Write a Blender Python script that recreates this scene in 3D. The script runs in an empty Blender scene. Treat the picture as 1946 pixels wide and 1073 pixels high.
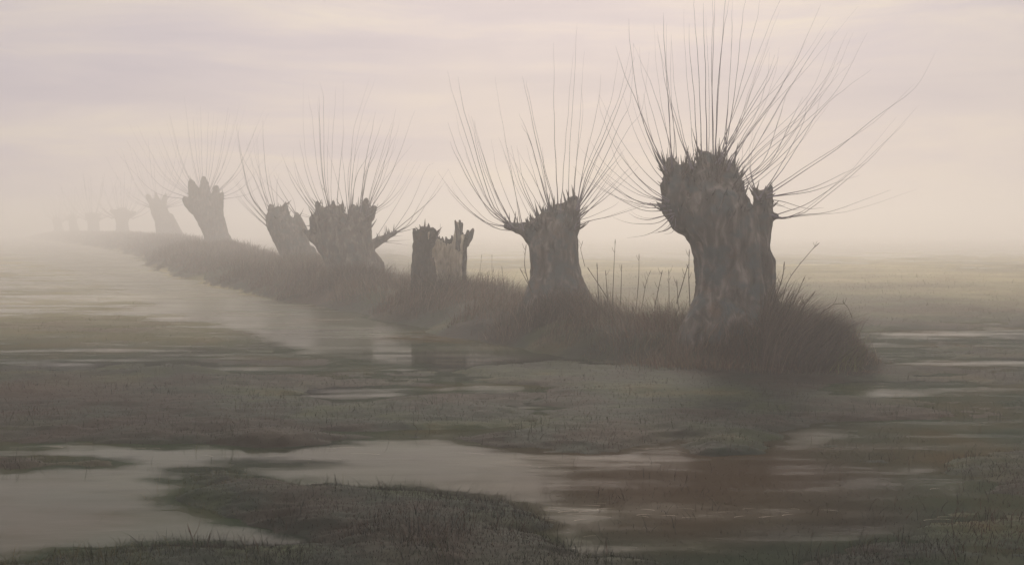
import bpy, bmesh, math, random
import numpy as np
from mathutils import Vector, noise as mnoise

random.seed(7)
rng = np.random.default_rng(11)
scene = bpy.context.scene
COL = scene.collection

# ------------------------------------------------------------------ camera
FPX, CX, CY, HORIZON, CAM_H = 2087.0, 973.0, 536.5, 440.0, 2.0
PITCH = math.atan((CY - HORIZON) / FPX)
SP, CP = math.sin(PITCH), math.cos(PITCH)

def ray(px, py):
    xc, yc = (px - CX) / FPX, (CY - py) / FPX
    return Vector((xc, yc * SP + CP, yc * CP - SP))

def at(px, py, Y):
    d = ray(px, py)
    return Vector((0, 0, CAM_H)) + d * (Y / d.y)

def onground(px, py, z=0.0):
    d = ray(px, py)
    return Vector((0, 0, CAM_H)) + d * ((z - CAM_H) / d.z)

def to_layout(X, Y):
    """ground coordinates -> the coordinates the shore outlines were drawn in"""
    u = CX + FPX * X / Y
    v = HORIZON + FPX * CAM_H / Y
    return u, v

cam_data = bpy.data.cameras.new('camera')
cam_data.sensor_width = 36.0
cam_data.lens = 36.0 * FPX / 1946.0
cam_data.clip_start = 0.05
cam_data.clip_end = 5000
cam = bpy.data.objects.new('camera', cam_data)
COL.objects.link(cam)
cam.location = (0, 0, CAM_H)
cam.rotation_euler = (math.radians(90) - PITCH, 0, 0)
scene.camera = cam

# ------------------------------------------------------------------ helpers
def link(name, me, mat=None, parent=None, smooth=True):
    me.name = name
    if mat is not None:
        me.materials.clear()
        me.materials.append(mat)
    if smooth:
        me.polygons.foreach_set('use_smooth', np.ones(len(me.polygons), bool))
    o = bpy.data.objects.new(name, me)
    COL.objects.link(o)
    if parent is not None:
        o.parent = parent
        o.matrix_parent_inverse = parent.matrix_world.inverted()
    return o

def tag(o, label=None, cat=None, group=None, kind=None):
    if label: o['label'] = label
    if cat: o['category'] = cat
    if group: o['group'] = group
    if kind: o['kind'] = kind
    return o

def thing(name, loc, label, cat, group=None):
    o = bpy.data.objects.new(name, None)
    o.empty_display_size = 0.2
    o.location = loc
    COL.objects.link(o)
    bpy.context.view_layer.update()
    return tag(o, label, cat, group)

def mesh_np(verts, quads=None, tris=None):
    me = bpy.data.meshes.new('m')
    nq = 0 if quads is None else len(quads)
    nt = 0 if tris is None else len(tris)
    me.vertices.add(len(verts))
    me.vertices.foreach_set('co', np.ascontiguousarray(verts, dtype=np.float32).ravel())
    loops, starts, totals = [], [], []
    s = 0
    if nq:
        loops.append(np.asarray(quads, np.int32).ravel())
        starts.append(np.arange(nq) * 4); s = nq * 4
    if nt:
        loops.append(np.asarray(tris, np.int32).ravel())
        starts.append(s + np.arange(nt) * 3)
    loops = np.concatenate(loops).astype(np.int32)
    starts = np.concatenate(starts).astype(np.int32)
    me.loops.add(len(loops))
    me.loops.foreach_set('vertex_index', loops)
    me.polygons.add(nq + nt)
    me.polygons.foreach_set('loop_start', starts)
    me.update(calc_edges=True)
    me.validate()
    return me

# value noise on arrays
def _hash(ix, iy, seed):
    h = (ix.astype(np.int64) * 374761393 + iy.astype(np.int64) * 668265263 + seed * 974711) & 0x7fffffff
    h = ((h ^ (h >> 13)) * 1274126177) & 0x7fffffff
    h = h ^ (h >> 16)
    return (h & 0xffff) / 65535.0

def vnoise(x, y, seed=0):
    ix, iy = np.floor(x), np.floor(y)
    fx, fy = x - ix, y - iy
    fx = fx * fx * (3 - 2 * fx); fy = fy * fy * (3 - 2 * fy)
    a = _hash(ix, iy, seed); b = _hash(ix + 1, iy, seed)
    c = _hash(ix, iy + 1, seed); d = _hash(ix + 1, iy + 1, seed)
    return (a * (1 - fx) + b * fx) * (1 - fy) + (c * (1 - fx) + d * fx) * fy

def fbm(x, y, seed=0, oct=4, gain=0.5):
    t, a, n = 0, 1.0, 0
    for i in range(oct):
        t = t + a * (vnoise(x * 2 ** i + 17.3 * i, y * 2 ** i - 9.1 * i, seed + i) - 0.5)
        n += a; a *= gain
    return 2 * t / n            # about -1..1

def sstep(a, b, x):
    t = np.clip((x - a) / (b - a), 0, 1)
    return t * t * (3 - 2 * t)

# ------------------------------------------------------------------ materials
def new_mat(name):
    m = bpy.data.materials.new(name)
    m.use_nodes = True
    nt = m.node_tree
    nt.nodes.clear()
    out = nt.nodes.new('ShaderNodeOutputMaterial')
    return m, nt, out

def N(nt, kind, **kw):
    n = nt.nodes.new(kind)
    for k, v in kw.items():
        if k.startswith('i_'):
            n.inputs[k[2:].replace('_', ' ')].default_value = v
        else:
            setattr(n, k, v)
    return n

def ramp(nt, fac, stops):
    r = nt.nodes.new('ShaderNodeValToRGB')
    e = r.color_ramp.elements
    while len(e) > 1: e.remove(e[-1])
    e[0].position = stops[0][0]; e[0].color = (*stops[0][1], 1)
    for p, c in stops[1:]:
        q = e.new(p); q.color = (*c, 1)
    nt.links.new(fac, r.inputs[0])
    return r.outputs[0]

def bark_material(name, dark, mid, pale, moss, scale=1.0, bump=1.0):
    m, nt, out = new_mat(name)
    L = nt.links.new
    tc = N(nt, 'ShaderNodeTexCoord')
    mp = N(nt, 'ShaderNodeMapping'); mp.inputs['Scale'].default_value = (10 * scale, 10 * scale, 3.2 * scale)
    L(tc.outputs['Object'], mp.inputs[0])
    n1 = N(nt, 'ShaderNodeTexNoise'); n1.inputs['Scale'].default_value = 0.8; n1.inputs['Detail'].default_value = 8
    n1.inputs['Distortion'].default_value = 0.7
    L(mp.outputs[0], n1.inputs[0])
    col = ramp(nt, n1.outputs[0], [(0.28, dark), (0.5, mid), (0.72, pale)])
    n2 = N(nt, 'ShaderNodeTexNoise'); n2.inputs['Scale'].default_value = 4.0 * scale; n2.inputs['Detail'].default_value = 5
    L(tc.outputs['Object'], n2.inputs[0])
    f = ramp(nt, n2.outputs[0], [(0.48, (0, 0, 0)), (0.66, (1, 1, 1))])
    mx = N(nt, 'ShaderNodeMix', data_type='RGBA'); mx.inputs[7].default_value = (*moss, 1)
    L(f, mx.inputs[0]); L(col, mx.inputs[6])
    n3 = N(nt, 'ShaderNodeTexNoise'); n3.inputs['Scale'].default_value = 3.2 * scale; n3.inputs['Detail'].default_value = 3
    mp3 = N(nt, 'ShaderNodeMapping'); mp3.inputs['Location'].default_value = (5, 3, 8)
    L(tc.outputs['Object'], mp3.inputs[0]); L(mp3.outputs[0], n3.inputs[0])
    f3 = ramp(nt, n3.outputs[0], [(0.55, (0, 0, 0)), (0.75, (0.45, 0.45, 0.45))])
    mx2 = N(nt, 'ShaderNodeMix', data_type='RGBA'); mx2.inputs[7].default_value = (0.15, 0.085, 0.05, 1)
    L(f3, mx2.inputs[0]); L(mx.outputs[2], mx2.inputs[6])
    bs = N(nt, 'ShaderNodeBsdfPrincipled'); bs.inputs['Roughness'].default_value = 0.9
    bs.inputs['Specular IOR Level'].default_value = 0.2
    L(mx2.outputs[2], bs.inputs['Base Color'])
    bp = N(nt, 'ShaderNodeBump'); bp.inputs['Strength'].default_value = bump; bp.inputs['Distance'].default_value = 0.06
    L(n1.outputs[0], bp.inputs['Height']); L(bp.outputs[0], bs.inputs['Normal'])
    L(bs.outputs[0], out.inputs[0])
    return m

M_BARK = bark_material('willow_bark', (0.022, 0.021, 0.021), (0.088, 0.078, 0.071), (0.23, 0.205, 0.185), (0.058, 0.074, 0.080))
M_ROT = bark_material('rotting_bark', (0.008, 0.008, 0.009), (0.026, 0.025, 0.024), (0.070, 0.062, 0.052), (0.024, 0.034, 0.038))
M_WOOD = bark_material('weathered_wood', (0.24, 0.20, 0.15), (0.42, 0.36, 0.28), (0.58, 0.50, 0.41), (0.36, 0.32, 0.27), 1.3, 0.4)

def plain_mat(name, c, rough=0.8):
    m, nt, out = new_mat(name)
    tc = N(nt, 'ShaderNodeTexCoord')
    n = N(nt, 'ShaderNodeTexNoise'); n.inputs['Scale'].default_value = 9
    nt.links.new(tc.outputs['Object'], n.inputs[0])
    col = ramp(nt, n.outputs[0], [(0.3, tuple(x * 0.65 for x in c)), (0.7, tuple(x * 1.3 for x in c))])
    bs = N(nt, 'ShaderNodeBsdfPrincipled'); bs.inputs['Roughness'].default_value = rough
    bs.inputs['Specular IOR Level'].default_value = 0.25
    nt.links.new(col, bs.inputs['Base Color']); nt.links.new(bs.outputs[0], out.inputs[0])
    return m

M_SHOOT = plain_mat('willow_shoot_bark', (0.13, 0.115, 0.14), 0.6)
M_HOLLOW_SHADE = plain_mat('hollow_shade', (0.010, 0.008, 0.007), 1.0)  # near-black colour standing for the shade inside the hollow
M_STALK = plain_mat('dry_stalk', (0.07, 0.048, 0.034))

def tint_mat(name, rough=0.75):
    m, nt, out = new_mat(name)
    at_ = N(nt, 'ShaderNodeAttribute'); at_.attribute_name = 'tint'
    bs = N(nt, 'ShaderNodeBsdfPrincipled'); bs.inputs['Roughness'].default_value = rough
    bs.inputs['Specular IOR Level'].default_value = 0.1
    nt.links.new(at_.outputs['Color'], bs.inputs['Base Color'])
    tr = N(nt, 'ShaderNodeBsdfTranslucent')
    nt.links.new(at_.outputs['Color'], tr.inputs[0])
    ms = N(nt, 'ShaderNodeMixShader'); ms.inputs[0].default_value = 0.2
    nt.links.new(bs.outputs[0], ms.inputs[1]); nt.links.new(tr.outputs[0], ms.inputs[2])
    nt.links.new(ms.outputs[0], out.inputs[0])
    return m
M_GRASS = tint_mat('grass_blades')

# ground: wet meadow soil and matted grass
m, nt, out = new_mat('wet_meadow')
M_GROUND = m
L = nt.links.new
tc = N(nt, 'ShaderNodeTexCoord')
n1 = N(nt, 'ShaderNodeTexNoise'); n1.inputs['Scale'].default_value = 0.42; n1.inputs['Detail'].default_value = 9; n1.inputs['Roughness'].default_value = 0.65
L(tc.outputs['Object'], n1.inputs[0])
c1 = ramp(nt, n1.outputs[0], [(0.32, (0.002, 0.003, 0.004)), (0.42, (0.010, 0.006, 0.003)), (0.50, (0.006, 0.013, 0.009)), (0.58, (0.018, 0.028, 0.009)), (0.70, (0.060, 0.044, 0.015))])
n2 = N(nt, 'ShaderNodeTexNoise'); n2.inputs['Scale'].default_value = 0.27; n2.inputs['Detail'].default_value = 6
L(tc.outputs['Object'], n2.inputs[0])
f2 = ramp(nt, n2.outputs[0], [(0.5, (0, 0, 0)), (0.68, (0.75, 0.75, 0.75))])
mx = N(nt, 'ShaderNodeMix', data_type='RGBA'); mx.inputs[7].default_value = (0.034, 0.018, 0.011, 1)
L(f2, mx.inputs[0]); L(c1, mx.inputs[6])
ag = N(nt, 'ShaderNodeAttribute'); ag.attribute_name = 'dry'
mx2 = N(nt, 'ShaderNodeMix', data_type='RGBA')
c3 = ramp(nt, n1.outputs[0], [(0.3, (0.20, 0.165, 0.09)), (0.45, (0.31, 0.26, 0.145)), (0.55, (0.32, 0.285, 0.15)), (0.7, (0.44, 0.37, 0.24))])
L(ag.outputs['Fac'], mx2.inputs[0]); L(mx.outputs[2], mx2.inputs[6]); L(c3, mx2.inputs[7])
bs = N(nt, 'ShaderNodeBsdfPrincipled'); bs.inputs['Roughness'].default_value = 0.75
bs.inputs['Specular IOR Level'].default_value = 0.1
L(mx2.outputs[2], bs.inputs['Base Color'])
n4 = N(nt, 'ShaderNodeTexNoise'); n4.inputs['Scale'].default_value = 5; n4.inputs['Detail'].default_value = 6
L(tc.outputs['Object'], n4.inputs[0])
bp = N(nt, 'ShaderNodeBump'); bp.inputs['Strength'].default_value = 0.45; bp.inputs['Distance'].default_value = 0.05
L(n4.outputs[0], bp.inputs['Height']); L(bp.outputs[0], bs.inputs['Normal'])
L(bs.outputs[0], out.inputs[0])

# water: shallow, murky, faintly rippled flood water; sodden grass lies just under it near the shores
m, nt, out = new_mat('flood_water')
M_WATER = m
L = nt.links.new
tc = N(nt, 'ShaderNodeTexCoord')
sh = N(nt, 'ShaderNodeAttribute'); sh.attribute_name = 'shallow'
n1 = N(nt, 'ShaderNodeTexNoise'); n1.inputs['Scale'].default_value = 0.33; n1.inputs['Detail'].default_value = 5
L(tc.outputs['Object'], n1.inputs[0])
cw = ramp(nt, n1.outputs[0], [(0.35, (0.018, 0.019, 0.008)), (0.52, (0.026, 0.035, 0.014)), (0.66, (0.042, 0.034, 0.014))])
cs = ramp(nt, n1.outputs[0], [(0.35, (0.004, 0.006, 0.008)), (0.52, (0.014, 0.026, 0.013)), (0.66, (0.044, 0.033, 0.012))])
mx = N(nt, 'ShaderNodeMix', data_type='RGBA')
L(sh.outputs['Fac'], mx.inputs[0]); L(cw, mx.inputs[6]); L(cs, mx.inputs[7])
bs = N(nt, 'ShaderNodeBsdfPrincipled'); bs.inputs['IOR'].default_value = 1.33
ru = N(nt, 'ShaderNodeAttribute'); ru.attribute_name = 'trunk_reflection'
mxr = N(nt, 'ShaderNodeMix', data_type='RGBA'); mxr.inputs[7].default_value = (0.038, 0.025, 0.015, 1)  # red-brown trunk reflection put into the water colour
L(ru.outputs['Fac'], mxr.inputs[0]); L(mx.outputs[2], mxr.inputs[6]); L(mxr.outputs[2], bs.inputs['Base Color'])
mr = N(nt, 'ShaderNodeMapping'); mr.inputs['Scale'].default_value = (0.22, 1.1, 1)
L(tc.outputs['Object'], mr.inputs[0])
n2 = N(nt, 'ShaderNodeTexNoise'); n2.inputs['Scale'].default_value = 0.9; n2.inputs['Detail'].default_value = 6; n2.inputs['Roughness'].default_value = 0.6
L(mr.outputs[0], n2.inputs[0])
rr = ramp(nt, n2.outputs[0], [(0.40, (0.06,) * 3), (0.62, (0.17,) * 3)])
ad = N(nt, 'ShaderNodeMath', operation='MULTIPLY_ADD'); ad.inputs[1].default_value = 0.05
L(sh.outputs['Fac'], ad.inputs[0]); L(rr, ad.inputs[2]); rf = N(nt, 'ShaderNodeAttribute'); rf.attribute_name = 'ruffle'
ad2 = N(nt, 'ShaderNodeMath', operation='MULTIPLY_ADD'); ad2.inputs[1].default_value = 0.14
L(rf.outputs['Fac'], ad2.inputs[0]); L(ad.outputs[0], ad2.inputs[2]); L(ad2.outputs[0], bs.inputs['Roughness'])
sp = N(nt, 'ShaderNodeMath', operation='MULTIPLY_ADD'); sp.inputs[1].default_value = 0.0; sp.inputs[2].default_value = 0.4
L(sh.outputs['Fac'], sp.inputs[0]); L(sp.outputs[0], bs.inputs['Specular IOR Level'])
mb = N(nt, 'ShaderNodeMapping'); mb.inputs['Scale'].default_value = (1.6, 4.0, 1)
L(tc.outputs['Object'], mb.inputs[0])
n3 = N(nt, 'ShaderNodeTexNoise'); n3.inputs['Scale'].default_value = 1.3; n3.inputs['Detail'].default_value = 4
L(mb.outputs[0], n3.inputs[0])
rb = ramp(nt, n2.outputs[0], [(0.40, (0.05,) * 3), (0.65, (0.30,) * 3)])
bp = N(nt, 'ShaderNodeBump'); bp.inputs['Distance'].default_value = 0.025
L(rb, bp.inputs['Strength']); L(n3.outputs[0], bp.inputs['Height']); L(bp.outputs[0], bs.inputs['Normal'])
# matted drowned grass lying at the surface, in ragged drifts
dy = N(nt, 'ShaderNodeAttribute'); dy.attribute_name = 'dry'
mxd = N(nt, 'ShaderNodeMix', data_type='RGBA'); mxd.inputs[7].default_value = (0.34, 0.300, 0.165, 1)
L(dy.outputs['Fac'], mxd.inputs[0]); L(mxr.outputs[2], mxd.inputs[6])
df = N(nt, 'ShaderNodeBsdfDiffuse'); L(mxd.outputs[2], df.inputs[0])
ms_ = N(nt, 'ShaderNodeMapping'); ms_.inputs['Scale'].default_value = (0.45, 2.2, 1)
L(tc.outputs['Object'], ms_.inputs[0])
n5 = N(nt, 'ShaderNodeTexNoise'); n5.inputs['Scale'].default_value = 1.1; n5.inputs['Detail'].default_value = 8; n5.inputs['Roughness'].default_value = 0.62
L(ms_.outputs[0], n5.inputs[0])
m1 = N(nt, 'ShaderNodeMath', operation='MULTIPLY_ADD'); m1.inputs[1].default_value = 2.0; m1.inputs[2].default_value = -0.98
L(n5.outputs[0], m1.inputs[0])
m2 = N(nt, 'ShaderNodeMath', operation='ADD'); L(m1.outputs[0], m2.inputs[0]); L(sh.outputs['Fac'], m2.inputs[1])
mrg = N(nt, 'ShaderNodeMapRange', interpolation_type='SMOOTHSTEP'); mrg.inputs['From Min'].default_value = 0.0; mrg.inputs['From Max'].default_value = 1.08
mrg.inputs['To Min'].default_value = 0.30; mrg.inputs['To Max'].default_value = 0.94
L(m2.outputs[0], mrg.inputs['Value'])
mxs = N(nt, 'ShaderNodeMixShader'); L(mrg.outputs[0], mxs.inputs[0]); L(bs.outputs[0], mxs.inputs[1]); L(df.outputs[0], mxs.inputs[2])
L(mxs.outputs[0], out.inputs[0])

# ------------------------------------------------------------------ terrain
# the bank: centre line (x, y, half width, height)
BANK = [((u_ - 973.0) / 2087.0 * d_, d_, w_, h_) for u_, d_, w_, h_ in [
    (1680, 15.9, 0.8, 0.02), (1565, 16.2, 1.2, 0.32), (1395, 16.85, 1.5, 0.45), (1216, 18.3, 1.8, 0.40), (1055, 21.1, 2.2, 0.46),
    (845, 27.5, 2.5, 0.45), (660, 33.6, 2.6, 0.48), (550, 42.7, 3.3, 0.55), (455, 55, 3.8, 0.6), (411, 68.5, 4.4, 0.92),
    (377, 88, 4.6, 1.0), (322, 116, 5.0, 1.3), (234, 170, 6.0, 1.65), (179, 205, 6.0, 1.7), (138, 240, 6.0, 1.75),
    (112, 265, 5.5, 1.7), (70, 310, 4.0, 0.6)]]

def bank_height(X, Y):
    best = np.full(X.shape, -1.0)
    nz = fbm(X * 0.8, Y * 0.8, 51, 4)
    for (x0, y0, w0, h0), (x1, y1, w1, h1) in zip(BANK[:-1], BANK[1:]):
        dx, dy = x1 - x0, y1 - y0
        t = np.clip(((X - x0) * dx + (Y - y0) * dy) / (dx * dx + dy * dy), 0, 1)
        d = np.hypot(X - (x0 + t * dx), Y - (y0 + t * dy))
        w = (w0 + t * (w1 - w0)) * (1 + 0.28 * nz)
        h = h0 + t * (h1 - h0)
        q = d / w
        prof = (h + 0.14) * (1 - sstep(0.25, 1.15, q)) - 0.14
        best = np.maximum(best, prof)
    return best

# low wet flats, drawn as shore outlines (u, v) with a height
FLATS = [
    ([(-700, 690), (0, 688), (120, 700), (350, 692), (480, 720), (560, 735), (660, 755), (800, 735), (1060, 742), (1080, 805), (860, 824), (740, 820), (640, 828), (600, 845), (500, 850), (390, 835), (300, 846), (160, 836), (0, 838), (-700, 845)], 0.055),
    ([(880, 690), (1050, 672), (1250, 668), (1480, 690), (1650, 668), (1740, 690), (1850, 708), (1700, 722), (1640, 735), (1800, 770), (1840, 795), (1700, 812), (1560, 815), (1500, 845), (1440, 868), (1370, 868), (1290, 838), (1130, 858), (960, 852), (880, 832), (1010, 800), (900, 770), (1000, 745), (880, 720)], 0.045),
    ([(300, 958), (345, 935), (330, 905), (420, 898), (510, 905), (590, 922), (680, 928), (770, 930), (830, 948), (930, 962), (1010, 975), (1050, 1000), (1000, 1020), (1060, 1050), (1100, 1073), (1300, 1110), (1300, 1400), (400, 1400), (600, 1060), (640, 1020), (560, 1015), (470, 990), (380, 975)], 0.07),
    ([(-700, 1085), (0, 1064), (90, 1052), (180, 1056), (300, 1044), (420, 1046), (520, 1056), (620, 1050), (720, 1050), (900, 1060), (1100, 1068), (1300, 1090), (1300, 1400), (-700, 1400)], 0.06),
    ([(-300, 862), (60, 860), (130, 868), (235, 874), (200, 884), (90, 882), (30, 892), (-300, 890)], 0.03),
    ([(430, 880), (560, 884), (600, 890), (500, 898), (440, 892)], 0.02),
    ([(1680, 905), (1760, 880), (1870, 862), (1990, 850), (2500, 840), (2500, 1000), (1960, 960), (1860, 955), (1780, 942), (1850, 930), (1740, 918)], 0.02),
    ([(1500, 1040), (1620, 1010), (1800, 990), (1960, 975), (2500, 960), (2500, 1300), (1600, 1300), (1450, 1073)], 0.012),
    # (sodden ground just under water)
    ([(1000, 880), (1300, 870), (1500, 850), (1700, 800), (2500, 780), (2500, 1400), (1050, 1400), (1120, 1060), (1060, 960)], -0.018),
    ([(1600, 700), (1850, 690), (2500, 690), (2500, 860), (1500, 870), (1500, 800)], -0.008),
    ([(-600, 600), (200, 600), (480, 620), (620, 650), (760, 680), (900, 690), (900, 760), (500, 740), (-600, 720)], -0.012),
    ([(1580, 628), (1800, 624), (2500, 618), (2500, 705), (1700, 705), (1600, 690)], -0.010),
    # left grassy meadow
    ([(-900, 490), (-100, 486), (60, 482), (150, 488), (200, 504), (260, 530), (330, 560), (420, 590), (480, 612), (430, 628), (300, 640), (330, 665), (200, 680), (0, 672), (-900, 690)], -0.050),
    # field on the right, behind the bank
    ([(560, 484), (800, 496), (1000, 506), (1500, 505), (2000, 498), (2900, 500), (2900, 640), (2000, 632), (1900, 615), (1800, 626), (1700, 640), (1600, 640), (1450, 610), (1250, 590), (1050, 560), (900, 530), (700, 490)], 0.05),
    ([(1660, 655), (1760, 645), (1900, 652), (2100, 648), (2100, 668), (1850, 676), (1720, 668)], 0.02),
    ([(820, 640), (960, 628), (1060, 640), (1000, 660), (880, 660), (760, 650)], 0.03),
]

POOLS = [
    ([(-700, 850), (0, 848), (300, 856), (560, 858), (640, 832), (760, 828), (900, 838), (1010, 858), (1180, 868), (1320, 880), (1400, 890), (1150, 905), (1050, 940), (1000, 962), (900, 945), (780, 925), (640, 910), (480, 890), (330, 892), (310, 940), (330, 965), (470, 1000), (560, 1030), (400, 1042), (120, 1046), (-700, 1070)], 1.0),
    ([(-700, 530), (60, 535), (90, 560), (0, 572), (-700, 570)], 0.9),
    ([(-900, 470), (100, 470), (260, 510), (420, 580), (560, 630), (440, 660), (200, 668), (-900, 660)], 0.50),
    ([(1000, 960), (1200, 940), (1420, 960), (1500, 1000), (1300, 1040), (1080, 1030)], 0.3),
    ([(560, 660), (760, 690), (880, 720), (800, 735), (600, 715), (480, 690)], 0.3),
]
CHANNEL = [(60, 450), (200, 455), (300, 474), (420, 512), (520, 548), (650, 582), (720, 615), (690, 660), (600, 668), (500, 630), (380, 590), (250, 540), (140, 500), (60, 470)]
TRUNK_REFLECTION = [(1120, 880), (1300, 862), (1480, 870), (1560, 910), (1500, 960), (1300, 990), (1150, 960)]  # outline where the big willow's reflection is painted into the water

def poly_sd(u, v, poly, vs=4.0):
    """signed distance (positive inside), v stretched by vs"""
    P = [(a, b * vs) for a, b in poly]
    V = v * vs
    inside = np.zeros(u.shape, bool)
    dist = np.full(u.shape, 1e9)
    n = len(P)
    for i in range(n):
        x0, y0 = P[i]; x1, y1 = P[(i + 1) % n]
        dx, dy = x1 - x0, y1 - y0
        t = np.clip(((u - x0) * dx + (V - y0) * dy) / (dx * dx + dy * dy + 1e-9), 0, 1)
        dist = np.minimum(dist, np.hypot(u - x0 - t * dx, V - y0 - t * dy))
        if y0 != y1:
            c = ((y0 > V) != (y1 > V)) & (u < (x1 - x0) * (V - y0) / (y1 - y0) + x0)
            inside ^= c
    return np.where(inside, dist, -dist)

def terrain(X, Y):
    u, v = to_layout(X, Y)
    lum = fbm(X * 0.35, Y * 0.35, 3, 4)
    rag = fbm(X * 1.7, Y * 1.7, 21, 5, 0.6)
    fine = fbm(X * 5.0, Y * 5.0, 33, 4, 0.6)
    stk = fbm(X * 0.55, Y * 1.5, 45, 5, 0.6)
    stk2 = fbm(X * 0.28, Y * 1.25, 47, 5, 0.62)
    pool = np.zeros_like(X)
    for poly, k_ in POOLS:
        pool = np.maximum(pool, k_ * sstep(-90, 90, poly_sd(u, v, poly) + 60 * stk2 + 20 * rag))
    h = -0.034 - 0.055 * pool + (1 - 0.6 * pool) * (0.02 * lum + 0.012 * rag + 0.035 * stk + 0.045 * stk2)
    h = np.maximum(h, -0.046 - 0.065 * pool + 0.012 * stk2)
    h = h - 0.05 * (1 - sstep(470, 500, v))
    for poly, top in FLATS:
        sd = poly_sd(u, v, poly) + 30 * rag + 24 * lum + 30 * stk + 85 * stk2
        k = sstep(-95, 120, sd)
        h = np.maximum(h, -0.075 + k * (0.075 + top) + sstep(-95, 0, sd) * (0.018 * rag + 0.012 * lum + 0.020 * stk + 0.040 * stk2))
    chn = sstep(-70, 60, poly_sd(u, v, CHANNEL) + 50 * stk2)
    h = h - 0.085 * chn
    tus = fbm(X * 1.1, Y * 1.1, 83, 4, 0.55)
    h = h + 0.010 * fine + 0.06 * np.maximum(0, tus) * sstep(-0.01, 0.05, h)
    bh = bank_height(X, Y) + 0.05 * rag + 0.02 * fine
    h = np.maximum(h, bh)
    return h

def dryness(X, Y):
    u, v = to_layout(X, Y)
    k = sstep(650, 900, u) * (1 - sstep(500, 640, v)) + 0.95 * (1 - sstep(380, 640, u)) * (1 - sstep(540, 690, v))
    return np.clip(k * (0.8 + 0.5 * fbm(X * 0.2, Y * 0.2, 77, 3)), 0, 1) * (bank_height(X, Y) < 0)

vv = np.concatenate([np.array([441.3, 442, 443, 444.2, 445.6]), np.arange(447, 1180, 1.6), np.array([1200, 1260, 1350, 1500, 1800, 2600])])
uu = np.concatenate([np.linspace(-2600, -500, 90), np.arange(-496, 2440, 4.0), np.linspace(2446, 4600, 90)])
Yr = FPX * CAM_H / (vv - HORIZON)
YY, UU = np.meshgrid(Yr, uu, indexing='ij')
XX = (UU - CX) / FPX * YY
HH = terrain(XX, YY)
nr, nc = XX.shape
idx = np.arange(nr * nc).reshape(nr, nc)
quads = np.stack([idx[:-1, :-1], idx[:-1, 1:], idx[1:, 1:], idx[1:, :-1]], -1).reshape(-1, 4)[:, ::-1]
gm = mesh_np(np.stack([XX, YY, HH], -1).reshape(-1, 3), quads)
a = gm.attributes.new('dry', 'FLOAT', 'POINT')
a.data.foreach_set('value', dryness(XX, YY).ravel().astype(np.float32))
tag(link('ground', gm, M_GROUND), 'dark wet meadow and grassy bank rising out of shallow flood water', 'ground', kind='structure')

wm = mesh_np(np.stack([XX, YY, np.zeros_like(XX)], -1).reshape(-1, 3), quads)
a = wm.attributes.new('dry', 'FLOAT', 'POINT')
a.data.foreach_set('value', dryness(XX, YY).ravel().astype(np.float32))
a = wm.attributes.new('trunk_reflection', 'FLOAT', 'POINT')
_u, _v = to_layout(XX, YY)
a.data.foreach_set('value', sstep(-420, 160, poly_sd(_u, _v, TRUNK_REFLECTION) + 160 * fbm(XX * 0.5, YY * 1.5, 19, 5)).ravel().astype(np.float32))
a = wm.attributes.new('ruffle', 'FLOAT', 'POINT')
a.data.foreach_set('value', sstep(-120, 60, poly_sd(_u, _v, CHANNEL) + 60 * fbm(XX * 0.28, YY * 1.25, 47, 5, 0.62)).ravel().astype(np.float32))
a = wm.attributes.new('shallow', 'FLOAT', 'POINT')
a.data.foreach_set('value', sstep(-0.085, 0.0, HH).ravel().astype(np.float32))
tag(link('water', wm, M_WATER, smooth=False), 'shallow grey flood water lying over the meadow', 'water', kind='structure')

# ------------------------------------------------------------------ grass
def blades(base, height, az, lean, width, tint, curve=1.0):
    """ribbons: base (n,3), lean = horizontal reach / height"""
    n = len(base)
    ts = np.array([0.0, 0.35, 0.7, 1.0])
    dirv = np.stack([np.cos(az), np.sin(az), np.zeros(n)], -1)
    wa = az + np.pi / 2 + rng.uniform(-0.9, 0.9, n)
    wv = np.stack([np.cos(wa), np.sin(wa), np.zeros(n)], -1)
    V = np.zeros((n, 7, 3))
    for k, t in enumerate(ts):
        reach = (lean * height * (0.25 * t + 0.75 * t ** 2.0) * curve)[:, None]
        up = (height * (t - 0.18 * np.minimum(lean, 1.6) * t ** 3))[:, None]
        c = base + dirv * reach + np.array([0, 0, 1.0]) * up
        if k < 3:
            w = (width * (1 - 0.55 * t))[:, None] * 0.5
            V[:, 2 * k] = c - wv * w
            V[:, 2 * k + 1] = c + wv * w
        else:
            V[:, 6] = c
    o = (np.arange(n) * 7)[:, None]
    q = np.concatenate([o + np.array([0, 1, 3, 2]), o + np.array([2, 3, 5, 4])])
    t3 = o + np.array([4, 5, 6])
    me = mesh_np(V.reshape(-1, 3), q, t3)
    ca = me.attributes.new('tint', 'FLOAT_COLOR', 'POINT')
    cc = np.ones((n, 7, 4), np.float32); cc[:, :, :3] = tint[:, None, :]
    ca.data.foreach_set('color', cc.ravel())
    return me

def pick(pal, n, X, Y, f=0.6, seed=5):
    """tints drawn from a palette, drifting in patches"""
    pal = np.array(pal)
    k = np.clip((fbm(X * f, Y * f, seed, 4) * 0.9 + 0.5 + rng.normal(0, 0.16, n)), 0, 0.999) * len(pal)
    return pal[k.astype(int)] * rng.uniform(0.65, 1.25, n)[:, None]

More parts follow.
